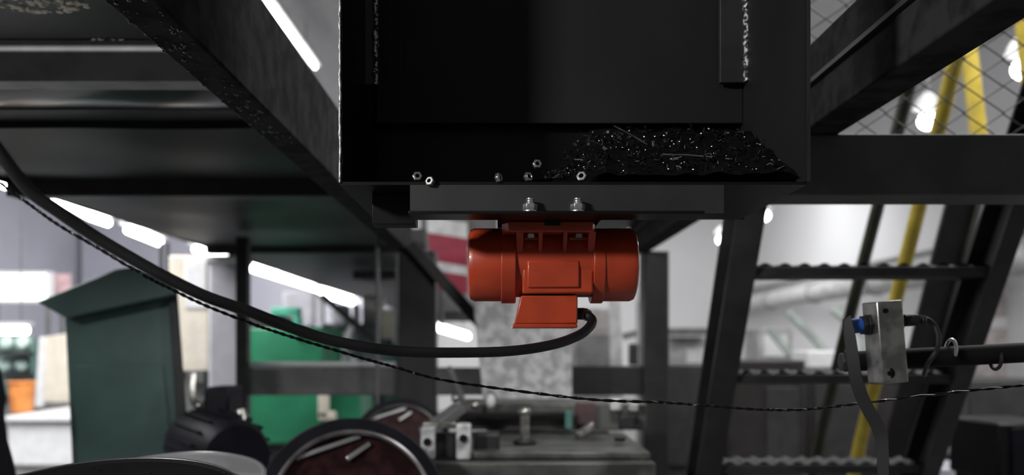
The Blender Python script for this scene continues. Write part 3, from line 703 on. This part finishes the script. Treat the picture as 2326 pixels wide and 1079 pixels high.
MB().box(P(84, 0, 7.6).x, P(156, 0, 7.6).x, 7.62, 7.85, 0, P(0, 944, 7.6).z).build('board_base', grey, cb)
sh = thing('tool_rack', 'teal grey rack of parts behind the orange bucket', 'rack', P(40, 900, 8))
MB().pbox(-10, 765, 78, 900, 8.3, .05).build('back_panel', mat('teal_grey', (.2, .29, .27), .5), sh)
for py in (800, 850, 900): MB().pbox(-10, py, 78, py+8, 8.0, .3).build('shelf', steel, sh)
MB().pbox(70, 765, 80, 1000, 8.0, .3).build('upright', green_dk, sh)
for px, py, m in ((12, 796, white), (52, 796, mint), (10, 846, white), (50, 846, mint)):
    tag(MB().ball(P(px, py-17, 8.15), .07, (1.0, .8, .9), 14).build('round_part', mat('pale_mint_'+str(px), (.55, .72, .66), .5)),
        {12: 'pale part at the upper shelf middle of the tool rack', 52: 'pale mint part at the upper shelf end of the tool rack', 10: 'pale part at the lower shelf start of the tool rack', 50: 'pale mint part at the lower shelf end above the bucket'}[px], 'part')
MB().box(P(-10, 0, 8).x, P(78, 0, 8).x, 8.05, 8.25, 0, P(0, 905, 8).z).build('base', grey, sh)
lw = thing('light_box', 'large glowing white light box on the lavender wall side', 'light box', P(50, 680, 9))
MB().pbox(-20, 622, 104, 682, 9, .04).build('glowing_panel', panel_glow, lw)
MB().pbox(-26, 616, 110, 688, 9.02, .12).build('box_housing', white, lw)
MB().box(P(-20, 0, 9).x, P(-14, 0, 9).x, 9.05, 9.1, 0, P(0, 680, 9).z).build('stand', grey, lw)
MB().box(P(98, 0, 9).x, P(104, 0, 9).x, 9.05, 9.1, 0, P(0, 680, 9).z).build('stand', grey, lw)
ps = thing('pink_sign', 'pale pink sign next to the glowing light box', 'sign', (P(136, 0, 9.3).x, 9.33, 0))
MB().pbox(115, 622, 158, 665, 9.3, .03).build('sign_panel', pink, ps)
MB().cyl((P(136, 0, 9.3).x, 9.35, 0), (P(136, 0, 9.3).x, 9.35, P(0, 640, 9.3).z), .02, 10).build('sign_post', grey, ps)
tube_lamp(P(-30, 750, 7.8), P(62, 750, 7.8), .035, 'level bright tube lamp above the tool rack')
wp_ = MB().box(-7.4, -2.0, 15.5, 15.6, 0, EYE+2.2).build('wall_partition', wall_l); struct(wp_, 'lavender partition wall')
dk = thing('dark_machine_edge', 'dark navy machine corner at the very edge beside the white bench', 'machine', P(0, 1079, 2.6))
MB().prism([P(*p, 2.6) for p in ((-60, 830), (2, 835), (14, 900), (10, 940), (18, 1000), (32, 1050), (42, 1100), (-60, 1100))], (-.13, .2, 0)).build('housing', navy, dk, .006)
MB().box(P(-60, 0, 2.6).x, P(20, 0, 2.6).x, 2.62, 2.78, 0, P(0, 1098, 2.6).z).build('leg', navy, dk)

# ------------------------------------------------------------------ hall machinery, right
wd_ = thing('wall_duct', 'large pale round duct running along the far side wall', 'duct', (4.35, 10, EYE+.6))
MB().cyl((4.35, 4.6, EYE+.70), (4.35, 16.8, EYE+.70), .13, 24).build('duct_pipe', grey_lt, wd_)
for y in (6.2, 8.2, 10.2, 12.2, 14.2): MB().torus((4.35, y, EYE+.70), (0, 1, 0), .135, .014, 28, 6).build('duct_joint', grey, wd_)
tag(MB().cyl((4.55, 4.6, EYE+.97), (4.55, 16.8, EYE+.97), .035, 12).build('wall_pipe', grey), 'thin grey pipe along the side wall above the round duct', 'pipe')
strut_m = mat('pale_green_grey', (.42, .47, .44), .5)
for i, (a, q, y, lab) in enumerate((((1792, 708), (1885, 808), 6.6, 'pale slanted strut, middle one behind the stair'), ((1888, 700), (1965, 762), 6.6, 'pale slanted strut, ending behind the nickel bracket'), ((1745, 745), (1800, 812), 7.0, 'pale slanted strut, closest to the upper stair stringer'))):
    v = P(*q, y); t = thing('slanted_strut', lab, 'strut', (v.x, y, 0), 'slanted pale struts')
    MB().bar(P(*a, y), v, .05, .05).build('strut_bar', strut_m, t, .004)
    MB().box(v.x-.025, v.x+.025, y-.025, y+.025, 0, v.z).build('strut_post', strut_m, t)
def cabinet(name, lab, r, y, dep, m, door=None, md=None, cat='cabinet', plinth=True):
    c = P((r[0]+r[2])/2, r[3], y); t = thing(name, lab, cat, Vector((c.x, y+dep/2, 0)))
    MB().pbox(*r, y, dep).build('body', m, t, .01)
    a, q = P(r[0], r[3], y), P(r[2], r[3], y)
    if plinth and a.z > .02: MB().box(a.x+.02, q.x-.02, y+.02, y+dep-.02, 0, a.z).build('plinth', m, t)
    if door: MB().pbox(*door, y-.012, .012).build('door', md or m, t, .003)
    return t
dgrey = mat('dark_grey_enamel', (.035, .034, .034), .5)
dgrey2 = mat('dark_warm_grey_enamel', (.024, .021, .021), .5)
cabinet('dark_cabinet', 'dark grey cabinet between the frame column and the stair', (1505, 828, 1640, 1060), 5.0, .5, dgrey)
cabinet('dark_cabinet', 'wide dark cabinet with a lighter door behind the stair treads', (1656, 818, 1830, 1060), 4.9, .5, dgrey2, (1742, 880, 1815, 1050), dgrey)
cabinet('dark_cabinet', 'dark cabinet with low top behind the sensor rod', (1832, 838, 2120, 1060), 5.2, .5, dgrey2, (1850, 870, 1990, 1050), dgrey)
cabinet('grey_cabinet', 'mid grey cabinet standing beyond the lower stringer of the stair', (2165, 865, 2420, 1045), 5.4, .6, mat('warm_grey_enamel', (.045, .045, .043), .5), (2205, 880, 2400, 1035), dgrey)
cabinet('black_box', 'black box standing in the bottom corner beyond the grey cabinet', (2268, 962, 2420, 1100), 3.6, .4, black, (2300, 972, 2400, 1090), navy, 'box')
cabinet('white_crate', 'white crate stacked on the dark cabinet behind the sensor rod', (1835, 797, 1935, 836.9), 5.3, .3, white, cat='crate', plinth=False)
cabinet('pale_machine', 'pale machine block with red cap behind the stair', (1722, 745, 1800, 816), 7.4, .4, grey_lt, (1735, 760, 1790, 810), white, 'machine')
cabinet('pale_machine', 'pale block seen between frame column and stair', (1520, 765, 1605, 830), 8.5, .5, grey_lt, (1560, 790, 1600, 828), white, 'machine')
tag(MB().pbox(1520, 745, 1606, 762, 8.3, .3).build('grey_hood', grey), 'grey hood above the pale block beside the frame column', 'hood')
cabinet('pink_grey_shelf', 'pale pinkish shelf unit beyond the last stringer', (2215, 640, 2420, 868), 8.2, .5, mat('pinkish_grey', (.5, .45, .44), .6), (2250, 720, 2400, 745), white, 'shelf unit')
cabinet('white_shelf', 'white low shelf beyond the sensor cable', (2090, 790, 2215, 868), 8.0, .4, grey_lt, (2110, 830, 2160, 850), white, 'shelf unit')
cabinet('pale_locker', 'pale grey locker behind the motor beside the galvanised duct', (1298, 700, 1395, 840), 5.5, .4, mat('locker_grey', (.3, .28, .28), .5), (1310, 760, 1385, 835), grey, 'locker')
pp = thing('pipe_stand', 'pale upright pipes beside the frame column behind the motor', 'pipes', P(1420, 840, 5.2))
MB().cyl(P(1408, 1200, 5.2), P(1395, 640, 5.2), .035, 14).build('pipe', grey_lt, pp)
MB().cyl(P(1452, 1200, 5.2), P(1452, 640, 5.2), .02, 12).build('pipe', grey_lt, pp)
MB().bar(P(1415, 765, 5.2), P(1455, 755, 5.2), .03, .04).build('clamp_bar', grey, pp)
MB().pbox(1430, 780, 1450, 830, 5.15, .06).build('valve', steel, pp, .01)
vs = thing('valve_stand', 'thin dark stand with two round pale fittings beside the sensor cable loop', 'valve stand', (P(2125, 0, 4.85).x, 4.89, 0))
MB().cyl((P(2125, 0, 4.85).x, 4.89, 0), (P(2125, 0, 4.85).x, 4.89, P(0, 838, 4.85).z), .012, 10).build('stem', steel, vs)
for px, py in ((2132, 838), (2120, 883)): MB().ball(P(px, py, 4.85), .028, (1.2, 1, 1), 14).build('round_fitting', white, vs)
lt = thing('lower_pipe', 'pale curved pipe elbow at the foot of the stair', 'pipe', P(2200, 1050, 4.4))
MB().tube(smooth_path([P(*p) for p in ((2150, 1008, 4.5), (2175, 1030, 4.45), (2210, 1050, 4.4), (2270, 1052, 4.4), (2300, 1050, 4.4))]), .026, 12).build('pipe', grey_lt, lt)
MB().pbox(2120, 1064, 2290, 1090, 4.4, .3).build('bench_edge', lav, lt, .01)
MB().box(P(2125, 0, 4.4).x, P(2285, 0, 4.4).x, 4.42, 4.68, 0, P(0, 1089, 4.4).z).build('bench_base', grey, lt)
